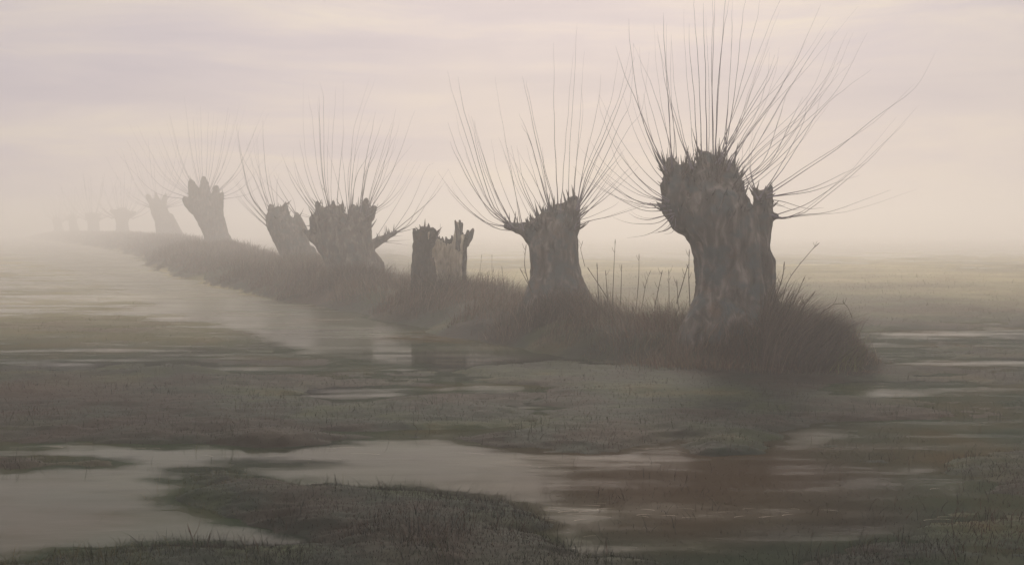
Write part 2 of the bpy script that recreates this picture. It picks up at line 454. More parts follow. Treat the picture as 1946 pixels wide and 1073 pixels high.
# bank grass
n = 120000
seg = np.array([(x, y, w, h) for x, y, w, h in BANK])
segl = np.hypot(np.diff(seg[:, 0]), np.diff(seg[:, 1])) / np.maximum(12, 0.5 * (seg[:-1, 1] + seg[1:, 1])) ** 1.25
si = rng.choice(len(segl), n, p=segl / segl.sum())
t = rng.random(n)
bx = seg[si, 0] + t * (seg[si + 1, 0] - seg[si, 0]); by = seg[si, 1] + t * (seg[si + 1, 1] - seg[si, 1])
bw = seg[si, 2] + t * (seg[si + 1, 2] - seg[si, 2])
ddx = seg[si + 1, 0] - seg[si, 0]; ddy = seg[si + 1, 1] - seg[si, 1]; dl = np.hypot(ddx, ddy)
off = rng.uniform(-1.15, 1.15, n) * bw
X = bx + off * ddy / dl + rng.normal(0, 0.1, n); Y = by - off * ddx / dl + rng.normal(0, 0.1, n)
ex, ey, eh = [], [], []
for u_, d_, wd, cnt, hh in [(1395, 16.0, 0.62, 5200, 0.34), (1310, 16.3, 0.3, 1200, 0.28), (1058, 20.0, 0.6, 4200, 0.30), (845, 26.4, 0.8, 3600, 0.34), (672, 32.4, 0.9, 3200, 0.34), (585, 41.0, 1.1, 2200, 0.4), (424, 66.0, 1.8, 1500, 0.5), (330, 112.0, 2.6, 900, 0.6)]:
    ex.append((u_ - CX) / FPX * d_ + rng.normal(0, wd, cnt)); ey.append(d_ + rng.normal(0, wd * 0.55, cnt)); eh.append(np.full(cnt, hh))
n0 = n
X = np.concatenate([X] + ex); Y = np.concatenate([Y] + ey)
boost = np.concatenate([np.zeros(n0)] + eh)
Z = terrain(X, Y)
ok = (Z > 0.0) & ((boost > 0) | (rng.random(n0 + sum(map(len, ex))) < 0.12 + sstep(-0.35, 0.05, fbm(X * 1.1, Y * 1.1, 91, 4))))
X, Y, Z, boost = X[ok], Y[ok], Z[ok], boost[ok]; n = len(X)
clump = fbm(X * 1.1, Y * 1.1, 91, 4)
hgt = (0.20 + 0.46 * clump + 0.45 * rng.random(n) ** 4) * sstep(-0.02, 0.28, Z)
hgt = np.clip(hgt + boost * rng.random(n), 0.05, 0.85) * (0.75 + 0.25 * sstep(10, 40, Y))
tall = rng.random(n) < 0.035
hgt = np.where(tall, hgt * 0.5 + rng.uniform(0.25, 0.6, n) * sstep(0.0, 0.25, Z), hgt)
az = 2 * np.pi * fbm(X * 0.5, Y * 0.5, 17, 3) + rng.normal(0, 0.8, n)
lean = np.abs(rng.normal(0.55, 0.35, n)) + 0.35 * tall
wid = np.maximum(0.007, Y * 0.00036) * rng.uniform(0.7, 1.4, n)
pal = [(0.028, 0.026, 0.018), (0.040, 0.030, 0.021), (0.085, 0.047, 0.030), (0.12, 0.066, 0.042), (0.055, 0.053, 0.034), (0.14, 0.11, 0.075), (0.085, 0.036, 0.024), (0.12, 0.07, 0.045)]
tint = pick(pal, n, X, Y)
tint = np.where(tall[:, None], np.array([0.19, 0.15, 0.11]) * rng.uniform(0.5, 1.2, n)[:, None], tint)
gb = blades(np.stack([X, Y, Z - 0.02], -1), hgt, az, lean, wid, tint)
tag(link('bank_grass', gb, M_GRASS), 'matted brown and reddish dead grass covering the willow bank', 'grass', kind='stuff')

# short wet grass on the flats
n = 300000
u = rng.uniform(-500, 2450, n); v = 450 + (1150 - 450) * rng.random(n) ** 0.85
Y = FPX * CAM_H / (v - HORIZON); X = (u - CX) / FPX * Y
Z = terrain(X, Y)
sparse = rng.random(n) < 0.10
ok = (((Z > -0.004) & (rng.random(n) < 0.25 + sstep(-0.15, 0.35, fbm(X * 1.1, Y * 1.1, 83, 4, 0.55)))) | ((Z > -0.07) & (rng.random(n) < 0.75 * np.exp(Z / 0.024)))) & (bank_height(X, Y) < 0.05)
X, Y, Z, v, u = X[ok], Y[ok], Z[ok], v[ok], u[ok]; n = len(X)
hgt = rng.uniform(0.012, 0.045, n) * (1 + 0.9 * sstep(0, 1, fbm(X * 1.3, Y * 1.3, 61, 4))) + np.maximum(0, -Z)
tuf = (rng.random(n) < 0.10) & (fbm(X * 2.2, Y * 2.2, 64, 3) > 0.05)
hgt = np.where(tuf, hgt + rng.uniform(0.04, 0.12, n), hgt)
hgt *= 1 + 0.6 * sstep(20, 45, Y)
az = rng.uniform(0, 2 * np.pi, n); lean = np.abs(rng.normal(0.7, 0.4, n))
wid = np.maximum(0.004, Y * 0.00034) * rng.uniform(0.7, 1.4, n)
pal = [(0.040, 0.016, 0.008), (0.018, 0.010, 0.005), (0.003, 0.005, 0.006), (0.005, 0.011, 0.009), (0.012, 0.022, 0.008), (0.028, 0.034, 0.010), (0.065, 0.050, 0.018)]
tint = pick(pal, n, X, Y, 0.22, 8)
dr = dryness(X, Y)[:, None]
tint = tint * (1 - dr) + dr * np.array([0.30, 0.255, 0.15]) * rng.uniform(0.5, 1.3, n)[:, None]
gf = blades(np.stack([X, Y, Z - 0.015], -1), hgt, az, lean, wid, tint)
tag(link('meadow_grass', gf, M_GRASS), 'short sodden grass on the low flats between the pools', 'grass', kind='stuff')

# pale flat blades added along the shores to imitate water glints
n = 60000
u = rng.uniform(-300, 2250, n); v = 500 + (1090 - 500) * rng.random(n) ** 1.1
Y = FPX * CAM_H / (v - HORIZON); X = (u - CX) / FPX * Y
Z = terrain(X, Y)
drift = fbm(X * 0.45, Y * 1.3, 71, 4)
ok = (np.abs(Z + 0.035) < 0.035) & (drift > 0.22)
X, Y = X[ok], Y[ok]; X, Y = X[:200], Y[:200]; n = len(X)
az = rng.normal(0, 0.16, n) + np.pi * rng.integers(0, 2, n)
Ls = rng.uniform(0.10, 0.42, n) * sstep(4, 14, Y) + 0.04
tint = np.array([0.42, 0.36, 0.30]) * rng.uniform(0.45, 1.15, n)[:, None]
glints = blades(np.stack([X, Y, np.full(n, 0.008)], -1), np.full(n, 0.012), az, Ls / 0.012, np.maximum(0.006, Y * 0.0006), tint)
tag(link('glint_strokes', glints, M_GRASS), 'pale flat strokes added as water glints along the pool edges', 'glints', kind='stuff')

# sedge tussock at the right foot of the big willow
n = 2600
uu_ = 1445 + 140 * rng.random(n) ** 1.25
Yb = rng.normal(15.9, 0.35, n); Xb = (uu_ - CX) / FPX * Yb
Zb = np.maximum(terrain(Xb, Yb), -0.02)
k = np.clip((uu_ - 1445) / 140, 0, 1)
hgt = (1.10 - 0.50 * k) * rng.uniform(0.45, 1.05, n)
az = rng.normal(-0.05, 0.55, n)
lean = np.abs(rng.normal(0.35 + 0.75 * k, 0.22, n))
wid = rng.uniform(0.007, 0.014, n)
pal = [(0.035, 0.030, 0.024), (0.055, 0.040, 0.032), (0.085, 0.055, 0.042), (0.13, 0.095, 0.075), (0.06, 0.052, 0.035)]
tint = pick(pal, n, Xb, Yb, 2.0, 12)
c0 = Vector((float(Xb.mean()), 15.9, 0.0))
sedge = thing('sedge_tussock', c0, 'big brown sedge tussock arching right from the foot of the largest willow', 'sedge')
link('blade_clump', blades(np.stack([Xb, Yb, Zb - 0.03], -1), hgt, az, lean, wid, tint), M_GRASS, sedge)
n = 500
uu_ = rng.uniform(1575, 1645, n); Yb = rng.normal(15.6, 0.2, n); Xb = (uu_ - CX) / FPX * Yb
Zb = np.maximum(terrain(Xb, Yb), -0.02)
tint = pick([(0.05, 0.05, 0.02), (0.09, 0.10, 0.03), (0.13, 0.14, 0.04)], n, Xb, Yb, 2, 3)
gt = thing('grass_tuft', Vector((float(Xb.mean()), 15.6, 0)), 'low yellow green grass tuft at the water edge right of the sedge', 'grass tuft')
link('blade_clump', blades(np.stack([Xb, Yb, Zb - 0.03], -1), rng.uniform(0.10, 0.34, n), rng.normal(0, 0.8, n), rng.uniform(0.3, 1.1, n), rng.uniform(0.006, 0.012, n), tint), M_GRASS, gt)

# ------------------------------------------------------------------ tubes
def catmull(P, n):
    P = [Vector(p) for p in P]
    if len(P) == 2:
        return [P[0].lerp(P[1], i / (n - 1)) for i in range(n)]
    Q = [P[0] * 2 - P[1]] + P + [P[-1] * 2 - P[-2]]
    outp = []
    m_ = len(P) - 1
    for i in range(n):
        s = i / (n - 1) * m_
        k = min(int(s), m_ - 1); t_ = s - k
        a, b, c, d = Q[k], Q[k + 1], Q[k + 2], Q[k + 3]
        outp.append(0.5 * ((2 * b) + (c - a) * t_ + (2 * a - 5 * b + 4 * c - d) * t_ * t_ + (3 * b - a - 3 * c + d) * t_ ** 3))
    return outp

def tube_arrays(pts, radii, sides=5):
    n = len(pts)
    V = []
    up = Vector((0.31, 0.93, 0.2)).normalized()
    for i in range(n):
        tg = (pts[min(i + 1, n - 1)] - pts[max(i - 1, 0)]).normalized()
        a = tg.cross(up)
        if a.length < 1e-3: a = tg.cross(Vector((1, 0, 0)))
        a.normalize(); b = tg.cross(a)
        for s in range(sides):
            th = 2 * math.pi * s / sides
            V.append(pts[i] + (a * math.cos(th) + b * math.sin(th)) * radii[i])
    Q = []
    for i in range(n - 1):
        for s in range(sides):
            s2 = (s + 1) % sides
            Q.append((i * sides + s, i * sides + s2, (i + 1) * sides + s2, (i + 1) * sides + s))
    return V, Q

class MB:
    def __init__(s): s.V = []; s.F = []
    def add(s, V, F):
        o = len(s.V); s.V += [tuple(v) for v in V]; s.F += [tuple(i + o for i in f) for f in F]
    def tube(s, pts, radii, sides=5): s.add(*tube_arrays(pts, radii, sides))
    def mesh(s):
        me = bpy.data.meshes.new('m'); me.from_pydata(s.V, [], s.F); me.update(); return me

def shoot_mb(mb, P3, r0, n=16, wob=0.018):
    pts = catmull(P3, n)
    d0 = (pts[1] - pts[0]).normalized()
    L_ = sum((pts[i + 1] - pts[i]).length for i in range(n - 1))
    ph = random.uniform(0, 9)
    for i in range(2, n):
        f = wob * L_ * 0.35
        pts[i] = pts[i] + Vector((mnoise.noise(Vector((i * 0.45, ph, 0))), mnoise.noise(Vector((i * 0.45, ph, 5))), mnoise.noise(Vector((i * 0.45, ph, 9))) * 0.3)) * f
    pts = [pts[0] - d0 * 0.10] + pts
    rad = []
    for i in range(n + 1):
        t_ = i / n
        rad.append(r0 * (0.92 * (1 - t_) ** 1.15 + 0.14) + r0 * 1.9 * math.exp(-t_ * 15))
    mb.tube(pts, rad, 5)

# ------------------------------------------------------------------ trunks
def blob_trunk(chains, D, voxel, amp, freq, seed, spikes=None, dents=()):
    """chains of (px, py, r_px[, depth offset]) fused into one bole"""
    bm = bmesh.new()
    for ch in chains:
        ch = [(c + (0.0,))[:4] for c in ch]
        for a, b in zip(ch[:-1], ch[1:]) if len(ch) > 1 else [(ch[0], ch[0])]:
            pa, pb = at(a[0], a[1], D + a[3]), at(b[0], b[1], D + b[3])
            ra, rb = a[2] * (D + a[3]) / FPX, b[2] * (D + b[3]) / FPX
            steps = max(1, int((pb - pa).length / (0.28 * min(ra, rb)) + 1))
            for i in range(steps + 1):
                t_ = i / steps
                r = bmesh.ops.create_icosphere(bm, subdivisions=2, radius=ra + (rb - ra) * t_)
                c = pa.lerp(pb, t_)
                for v_ in r['verts']: v_.co += c
    me = bpy.data.meshes.new('tmp'); bm.to_mesh(me); bm.free()
    o = bpy.data.objects.new('tmp', me); COL.objects.link(o)
    md = o.modifiers.new('r', 'REMESH'); md.mode = 'VOXEL'; md.voxel_size = voxel
    sm = o.modifiers.new('s', 'SMOOTH'); sm.factor = 0.5; sm.iterations = 6
    dg = bpy.context.evaluated_depsgraph_get(); dg.update()
    res = bpy.data.meshes.new_from_object(o.evaluated_get(dg))
    bpy.data.objects.remove(o); bpy.data.meshes.remove(me)
    nv = len(res.vertices)
    co = np.empty(nv * 3, np.float32); res.vertices.foreach_get('co', co); co = co.reshape(-1, 3)
    nm = np.empty(nv * 3, np.float32); res.vertices.foreach_get('normal', nm); nm = nm.reshape(-1, 3)
    out_ = co.copy()
    for i in range(nv):
        p = Vector(co[i])
        q = Vector((p.x * freq, p.y * freq, p.z * freq * 0.3 + seed))
        r1 = 1 - abs(mnoise.noise(q * 1.6)) * 2.2
        r2 = mnoise.fractal(p * freq * 0.55 + Vector((seed, 0, 0)), 0.9, 2.1, 4)
        r3 = mnoise.noise(Vector((p.x * freq * 4, p.y * freq * 4, p.z * freq * 1.1)))
        d = amp * (0.7 * r1 + 1.1 * r2 + 0.35 * r3)
        for (dp, rx, rz, dep) in dents:
            e = ((p.x - dp.x) / rx) ** 2 + ((p.z - dp.z) / rz) ** 2
            if nm[i][1] < 0.2: d -= dep * math.exp(-e ** 2)
        out_[i] = co[i] + nm[i] * d
    # knobs and short snags left by old cuts
    V = [tuple(v_) for v_ in out_]
    F = [tuple(p.vertices) for p in res.polygons]
    mb = MB(); mb.V = V; mb.F = F
    if spikes:
        for (px0, py0, px1, py1, count, lmin, lmax, rbase, upw) in spikes:
            A = at(px0, py0, D); B = at(px1, py1, D)
            sel = np.where((out_[:, 0] > A.x) & (out_[:, 0] < B.x) & (out_[:, 2] < A.z) & (out_[:, 2] > B.z) & (nm[:, 2] > -0.45))[0]
            if len(sel) == 0: continue
            for i in rng.choice(sel, count):
                p = Vector(out_[i].tolist()); nn = Vector(nm[i].tolist())
                d = (nn + Vector((0, 0, upw)) + Vector(rng.normal(0, 0.3, 3).tolist())).normalized()
                Ls = random.uniform(lmin, lmax) * random.uniform(0.4, 1)
                r = rbase * random.uniform(0.6, 1.3)
                bend = d.lerp(Vector((0, 0, 1)), 0.35).normalized()
                pts = [p - d * 0.05, p + d * Ls * 0.3, p + d * Ls * 0.5 + bend * Ls * 0.15, p + d * Ls * 0.6 + bend * Ls * 0.4]
                mb.tube(pts, [r * 1.7, r, r * 0.55, r * 0.12], 6)
    bpy.data.meshes.remove(res)
    return mb.mesh()

def shoots(parent, D, strokes, r0, depth=1.0, extra=0, jitter=14):
    """strokes: point lists (px, py); every shoot also leans toward or away from the viewer"""
    allS = [list(s) for s in strokes]
    for _ in range(extra):
        s = random.choice(strokes)
        j = (random.uniform(-jitter, jitter), random.uniform(-jitter * 0.6, jitter))
        m_ = len(s) - 1
        f = random.uniform(0.6, 0.95)
        allS.append([(x + j[0] * (0.25 + i / m_ * 1.8), y + j[1] * i / m_) for i, (x, y) in enumerate(s)])
    for s in allS:
        dz0 = random.uniform(-0.25, 0.12) * depth
        dz1 = random.gauss(0, 0.5) * depth
        m_ = len(s) - 1
        P3 = [at(x, y, D + dz0 + (dz1 - dz0) * (i / m_) ** 1.3) for i, (x, y) in enumerate(s)]
        mb = MB(); shoot_mb(mb, P3, r0 * random.uniform(0.55, 1.25))
        link('branch', mb.mesh(), M_SHOOT, parent)

def Z_(ox, oy, sc, strokes):
    return [[(ox + x / sc, oy + y / sc) for x, y in s] for s in strokes]

GROUP = 'pollard willows in a row along the bank'

# --- the largest willow
D = 16.8
T1 = thing('pollard_willow', at(1395, 640, D), 'largest pollard willow, nearest in the row, with swollen head, side stub and hollow', 'tree', GROUP)
trunk = blob_trunk([
    [(1398, 690, 120, 0.1), (1398, 640, 103), (1394, 585, 80), (1391, 530, 71), (1386, 480, 68), (1377, 440, 70), (1360, 408, 70), (1350, 388, 58)],
    [(1300, 425, 22), (1290, 390, 34), (1288, 358, 29), (1279, 328, 19), (1275, 308, 9)], [(1272, 365, 16), (1262, 352, 8)], [(1296, 335, 14), (1299, 315, 7)],
    [(1346, 352, 44), (1345, 322, 25), (1342, 300, 12)], [(1362, 332, 26), (1366, 306, 11)],
    [(1380, 362, 34, -0.1), (1384, 340, 20), (1388, 320, 10)], [(1400, 372, 18), (1405, 350, 8)], [(1325, 345, 18), (1322, 322, 9)], [(1392, 386, 22)], [(1320, 375, 40, 0.25), (1350, 350, 40, 0.25)],
    [(1325, 650, 40, -0.3), (1350, 590, 40, -0.15)], [(1470, 655, 45, -0.2), (1440, 590, 42, -0.1)], [(1395, 680, 50, -0.5), (1400, 610, 42, -0.25)],
], D, 0.026, 0.030, 2.6, 1.0,
    spikes=[(1255, 300, 1420, 420, 150, 0.08, 0.34, 0.012, 0.6), (1262, 295, 1400, 350, 90, 0.15, 0.50, 0.013, 1.4)],
    dents=[(at(1412, 470, 15.3), 0.10, 0.5, 0.10), (at(1360, 500, 15.2), 0.07, 0.4, 0.05)])
link('trunk', trunk, M_BARK, T1)
stub = blob_trunk([
    [(1430, 640, 44, -0.15), (1438, 570, 36, -0.15), (1441, 520, 33, -0.15), (1436, 475, 27, -0.1), (1440, 445, 25, -0.05), (1445, 418, 25), (1450, 392, 20), (1452, 374, 15)],
    [(1425, 500, 30, 0), (1428, 440, 24, 0)], [(1441, 378, 8), (1436, 362, 5)], [(1458, 372, 9), (1463, 358, 5)], [(1462, 412, 12), (1474, 410, 6)], [(1459, 500, 13, -0.15), (1460, 525, 13, -0.15)]
], D, 0.020, 0.022, 3.2, 4.0, spikes=[(1425, 350, 1480, 400, 26, 0.06, 0.2, 0.014, 0.6)],
    dents=[(at(1453, 513, D - 0.4), 0.085, 0.17, 0.20)])
link('side_stub', stub, M_BARK, T1)
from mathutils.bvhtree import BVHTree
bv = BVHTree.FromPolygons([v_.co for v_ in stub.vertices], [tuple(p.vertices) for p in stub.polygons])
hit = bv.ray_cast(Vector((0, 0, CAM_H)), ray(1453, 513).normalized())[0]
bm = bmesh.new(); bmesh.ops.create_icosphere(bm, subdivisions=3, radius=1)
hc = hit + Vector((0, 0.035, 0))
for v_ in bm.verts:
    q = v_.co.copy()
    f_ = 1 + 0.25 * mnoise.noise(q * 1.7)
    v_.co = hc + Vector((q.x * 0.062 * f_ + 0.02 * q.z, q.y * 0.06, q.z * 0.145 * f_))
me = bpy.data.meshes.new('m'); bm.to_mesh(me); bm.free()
link('hollow', me, M_HOLLOW_SHADE, T1)['label'] = 'hollow with its inner shade painted dark'  # dark solid set in the dent to read as a shaded hole
S1 = Z_(1100, 180, 3.832, [
    [(690, 895), (650, 960), (590, 1000), (500, 1010)], [(690, 870), (560, 935), (380, 935), (250, 895)], [(660, 870), (520, 900), (430, 880), (370, 835)],
    [(630, 845), (450, 835), (180, 690), (70, 590)], [(630, 805), (420, 770), (200, 640), (100, 500)], [(630, 780), (430, 700), (190, 500), (80, 330)],
    [(620, 745), (450, 620), (270, 390), (170, 150), (140, 0)], [(635, 700), (480, 560), (300, 320), (150, 0)], [(640, 650), (520, 500), (400, 250), (320, 0)],
    [(645, 580), (560, 440), (480, 230), (430, 0)], [(640, 810), (500, 800), (330, 720), (160, 560)], [(620, 760), (520, 690), (380, 540), (250, 300)]])
S1 += Z_(1120, 0, 3.353, [
    [(500, 1070), (400, 920), (320, 680), (260, 300), (250, 120)], [(490, 1050), (440, 860), (380, 640), (330, 440), (320, 300)], [(520, 1030), (495, 850), (440, 540), (410, 150)],
    [(525, 1030), (500, 600), (480, 350), (470, 100)], [(560, 1040), (530, 740), (490, 480), (430, 230)], [(640, 1040), (560, 780), (500, 520), (490, 150)],
    [(650, 1040), (585, 800), (540, 520), (520, 250)], [(670, 1020), (640, 730), (610, 320), (600, 60)], [(690, 1020), (670, 650), (640, 330), (635, 150)],
    [(715, 1000), (700, 500), (670, 120), (668, -60)], [(750, 1000), (740, 480), (730, 220), (725, 20)], [(790, 1000), (785, 480), (795, 150), (800, -40)],
    [(800, 1000), (830, 500), (865, 0), (885, -150)], [(850, 1010), (890, 600), (910, 180), (915, 0)], [(800, 1010), (940, 680), (1080, 330), (1200, 40), (1240, -100)],
    [(830, 1010), (890, 800), (980, 480), (1060, 150), (1090, -20)], [(840, 1010), (1000, 800), (1200, 520), (1290, 380)], [(880, 1030), (1060, 800), (1200, 600), (1330, 330)],
    [(900, 1050), (1000, 860), (1100, 700), (1180, 480), (1210, 300)], [(760, 1010), (765, 640), (750, 300), (742, 100)]])
S1 += Z_(1380, 0, 2.438, [
    [(0, 720), (110, 530), (320, 320), (480, 80)], [(10, 760), (130, 580), (380, 310), (610, 30)], [(15, 780), (110, 610), (260, 400), (360, 200), (440, 20)],
    [(25, 810), (130, 690), (300, 400), (460, 150)], [(30, 840), (150, 700), (420, 450), (560, 150)], [(30, 865), (200, 760), (300, 560), (355, 450)],
    [(35, 880), (190, 780), (400, 480), (530, 220)], [(40, 900), (250, 690), (410, 470), (500, 370), (590, 280)], [(45, 920), (290, 720), (480, 480)],
    [(-10, 740), (60, 590), (120, 420), (200, 220)], [(140, 900), (112, 800), (106, 720), (125, 590)], [(180, 890), (280, 760), (400, 560), (440, 440)],
    [(215, 890), (500, 700), (700, 540), (880, 400), (970, 240)], [(205, 880), (450, 720), (680, 570), (870, 390)], [(215, 910), (400, 870), (540, 805), (640, 760)],
    [(205, 1005), (400, 930), (600, 780), (830, 570)], [(205, 1010), (350, 990), (560, 830), (700, 700), (880, 500)], [(205, 1015), (360, 995), (500, 975), (760, 880)],
    [(0, 640), (15, 400), (30, 90)], [(175, 925), (215, 935), (300, 970), (350, 968)]])
shoots(T1, D, S1, 0.0064, 1.1, extra=42, jitter=24)
for w in [[(1462, 408), (1490, 414), (1525, 402)], [(1300, 400), (1287, 418), (1268, 436), (1250, 441)]]:
    mb = MB(); shoot_mb(mb, [at(x, y, D - 0.1) for x, y in w], 0.024); link('branch', mb.mesh(), M_SHOOT, T1)

# --- second willow
D = 21.1
T2 = thing('pollard_willow', at(1055, 590, D), 'second nearest pollard willow with a left arm and a tall peak on its head', 'tree', GROUP)
trunk = blob_trunk([
    [(1060, 620, 78), (1058, 580, 66), (1056, 540, 52), (1054, 505, 47), (1053, 470, 49), (1052, 445, 48)],
    [(1020, 445, 26), (1000, 437, 14), (980, 433, 10), (962, 430, 7)], [(1035, 440, 30), (1030, 428, 20)],
    [(1072, 430, 32), (1078, 408, 24), (1088, 392, 14), (1092, 378, 8)], [(1060, 410, 20), (1060, 398, 11)], [(1042, 418, 14), (1036, 404, 6)],
    [(1020, 590, 30, -0.3), (1030, 545, 28, -0.2)], [(1100, 590, 34, -0.2), (1085, 545, 28, -0.1)],
], D, 0.030, 0.023, 2.8, 7.0,
    spikes=[(1005, 370, 1115, 440, 110, 0.10, 0.42, 0.014, 1.0), (955, 410, 1010, 445, 26, 0.08, 0.25, 0.016, 0.6)])
link('trunk', trunk, M_BARK, T2)
S2 = Z_(840, 60, 2.682, [
    [(390, 1015), (270, 1000), (130, 910), (50, 830), (20, 780)], [(370, 1000), (230, 960), (100, 820), (30, 700)], [(335, 985), (200, 860), (80, 650), (40, 560)],
    [(335, 985), (240, 880), (110, 580), (70, 420)], [(345, 980), (250, 860), (150, 530), (100, 350), (80, 230)], [(355, 980), (260, 780), (160, 450)],
    [(390, 980), (290, 740), (250, 550)], [(400, 985), (370, 800), (310, 480), (270, 230)], [(410, 990), (385, 870), (340, 680), (290, 540)],
    [(470, 990), (380, 800), (310, 600)], [(505, 980), (420, 780), (380, 580)], [(550, 960), (480, 760), (430, 580)], [(565, 940), (510, 760), (460, 620)],
    [(585, 920), (520, 680), (440, 320), (430, 250)], [(592, 900), (580, 650), (570, 380), (570, 60)], [(645, 910), (650, 650), (665, 400), (685, 60), (690, -40)],
    [(670, 880), (685, 650), (705, 430), (725, 100)], [(690, 880), (720, 700), (750, 540)], [(695, 880), (740, 720), (850, 470), (920, 270), (960, 100)],
    [(695, 890), (830, 650), (900, 480), (960, 350), (975, 60)], [(695, 900), (860, 690), (930, 600)], [(700, 920), (800, 790), (920, 640)],
    [(705, 930), (780, 850), (900, 700)], [(700, 960), (850, 810), (960, 690)], [(695, 985), (730, 968), (820, 950), (960, 900), (1010, 880)],
    [(690, 890), (720, 700), (790, 400), (810, 220)], [(560, 940), (480, 560), (450, 440)], [(580, 960), (620, 975), (560, 968), (535, 935)][:3]])
shoots(T2, D, S2[:-1], 0.0074, 1.1, extra=28, jitter=20)

# --- the broken stump
D = 27.5
T3 = thing('broken_willow_stump', at(838, 560, D), 'broken hollow willow stump standing open between two leafing pollards'.replace('leafing ', ''), 'tree stump', None)
def shell(R_off, top_cut, gap, nth=150, nz=60, seed=0.0):
    c = at(838, 575, D); sc = D / FPX
    V, idm, F = [], {}, []
    def topy(th):
        x = math.sin(th)
        th_d = math.degrees(th)
        y = 456
        if th_d < -20: y = 440 if th_d > -120 else 450
        if -75 < th_d < -32: y = 440
        if 130 < th_d < 140: y = 418
        elif 122 < th_d < 150: y = 444
        if 84 < th_d < 96: y = 440
        elif 60 < th_d < 122: y = 452
        y += 14 * mnoise.noise(Vector((th * 5, seed, 1))) + 12 * mnoise.noise(Vector((th * 17, seed, 2)))
        return y + top_cut
    for i in range(nth):
        th = -math.pi + 2 * math.pi * i / nth
        Ht = (575 - topy(th)) * sc
        for k in range(nz + 1):
            t_ = k / nz
            z = t_ * Ht
            h_ = z / (140 * sc)
            Rp = 51 + 26 * max(0, 0.35 - h_) ** 1.3 * 3 - 4 * math.sin(min(1, h_) * math.pi) + 6 * max(0, h_ - 0.75)
            R = Rp * sc + R_off
            p = Vector((math.sin(th), -math.cos(th), 0))
            d = 0.055 * mnoise.fractal(Vector((th * 2.6, z * 0.9, seed)), 0.9, 2, 3) + 0.03 * (1 - 2 * abs(mnoise.noise(Vector((th * 8, z * 0.7, 3 + seed)))))
            idm[i, k] = len(V)
            V.append(c + p * (R + d) + Vector((0, 0, z)))
    for i in range(nth):
        thd = math.degrees(-math.pi + 2 * math.pi * (i + 0.5) / nth)
        for k in range(nz):
            t_ = (k + 0.5) / nz
            if gap:
                ga = 12 - 36 * t_ + 9 * mnoise.noise(Vector((t_ * 6, 1.5, 0)))
                gb_ = 72 + 10 * t_ + 9 * mnoise.noise(Vector((t_ * 6, 7.5, 0)))
                if ga < thd < gb_ and t_ > 0.14 + 0.05 * mnoise.noise(Vector((thd * 0.1, 0, 0))): continue
            j = (i + 1) % nth
            F.append((idm[i, k], idm[j, k], idm[j, k + 1], idm[i, k + 1]))
    me = bpy.data.meshes.new('shell'); me.from_pydata([tuple(v_) for v_ in V], [], F); me.update()
    o = bpy.data.objects.new('tmp', me); COL.objects.link(o)
    md = o.modifiers.new('s', 'SOLIDIFY'); md.thickness = 0.07; md.offset = -1
    dg = bpy.context.evaluated_depsgraph_get(); dg.update()
    r = bpy.data.meshes.new_from_object(o.evaluated_get(dg))
    bpy.data.objects.remove(o)
    return r
link('trunk', shell(0, 0, True), M_ROT, T3)
link('inner_wood', shell(-0.085, 7, True, seed=3.0), M_WOOD, T3)
mb = MB()
knob = blob_trunk([[(812, 462, 16), (812, 446, 15), (806, 440, 9)], [(822, 440, 8)], [(800, 470, 15, -0.1), (797, 510, 14, -0.2), (795, 545, 16, -0.25)]], D - 0.35, 0.03, 0.045, 4, 2.0, spikes=[(790, 425, 832, 470, 22, 0.08, 0.28, 0.028, 0.9)])
link('burr', knob, M_ROT, T3)
sp = blob_trunk([[(874, 470, 7), (871, 445, 5), (867, 430, 3.5), (865, 419, 2)], [(884, 462, 8), (893, 450, 6), (899, 436, 2.5)]], D + 0.2, 0.025, 0.02, 5, 3.0)
link('snag', sp, M_BARK, T3)
for s in [[(830, 450), (836, 440), (837, 425)], [(803, 440), (796, 446), (794, 462), (792, 474)]]:
    mb = MB(); shoot_mb(mb, [at(x, y, D - 0.2) for x, y in s], 0.014); link('branch', mb.mesh(), M_SHOOT, T3)

# --- the broad willow
D = 36.0
T5 = thing('pollard_willow', at(670, 560, D), 'broad pollard willow with cleft head and long right side limb, left of the stump', 'tree', GROUP)
trunk = blob_trunk([
    [(680, 580, 62), (678, 545, 50), (673, 510, 42), (662, 485, 46), (650, 462, 44), (640, 440, 38), (626, 424, 28), (622, 412, 20)],
    [(668, 480, 40), (676, 450, 30), (680, 425, 24), (684, 410, 16)], [(640, 410, 14), (642, 398, 7)], [(608, 425, 16), (606, 408, 10)], [(612, 408, 11), (606, 394, 7), (603, 385, 4)], [(630, 408, 12), (633, 392, 6), (633, 382, 3)], [(646, 405, 9), (650, 390, 5)], [(672, 408, 10), (670, 393, 6)], [(688, 404, 12), (693, 390, 6), (696, 380, 3)], [(700, 410, 10), (711, 396, 5)], [(640, 560, 26), (650, 520, 20)], [(600, 430, 12), (594, 416, 7)],
    [(625, 478, 16), (605, 460, 10), (588, 446, 7), (577, 436, 4)],
    [(690, 490, 24), (700, 470, 10), (720, 458, 7), (745, 445, 4.5), (755, 440, 3)], [(712, 560, 22), (706, 510, 24), (700, 485, 14)],
], D, 0.042, 0.040, 2.2, 13.0,
    spikes=[(590, 380, 712, 440, 100, 0.15, 0.55, 0.020, 1.1), (570, 425, 612, 470, 10, 0.1, 0.3, 0.018, 0.3), (715, 435, 760, 470, 16, 0.1, 0.4, 0.016, 0.4)])
link('trunk', trunk, M_BARK, T5)
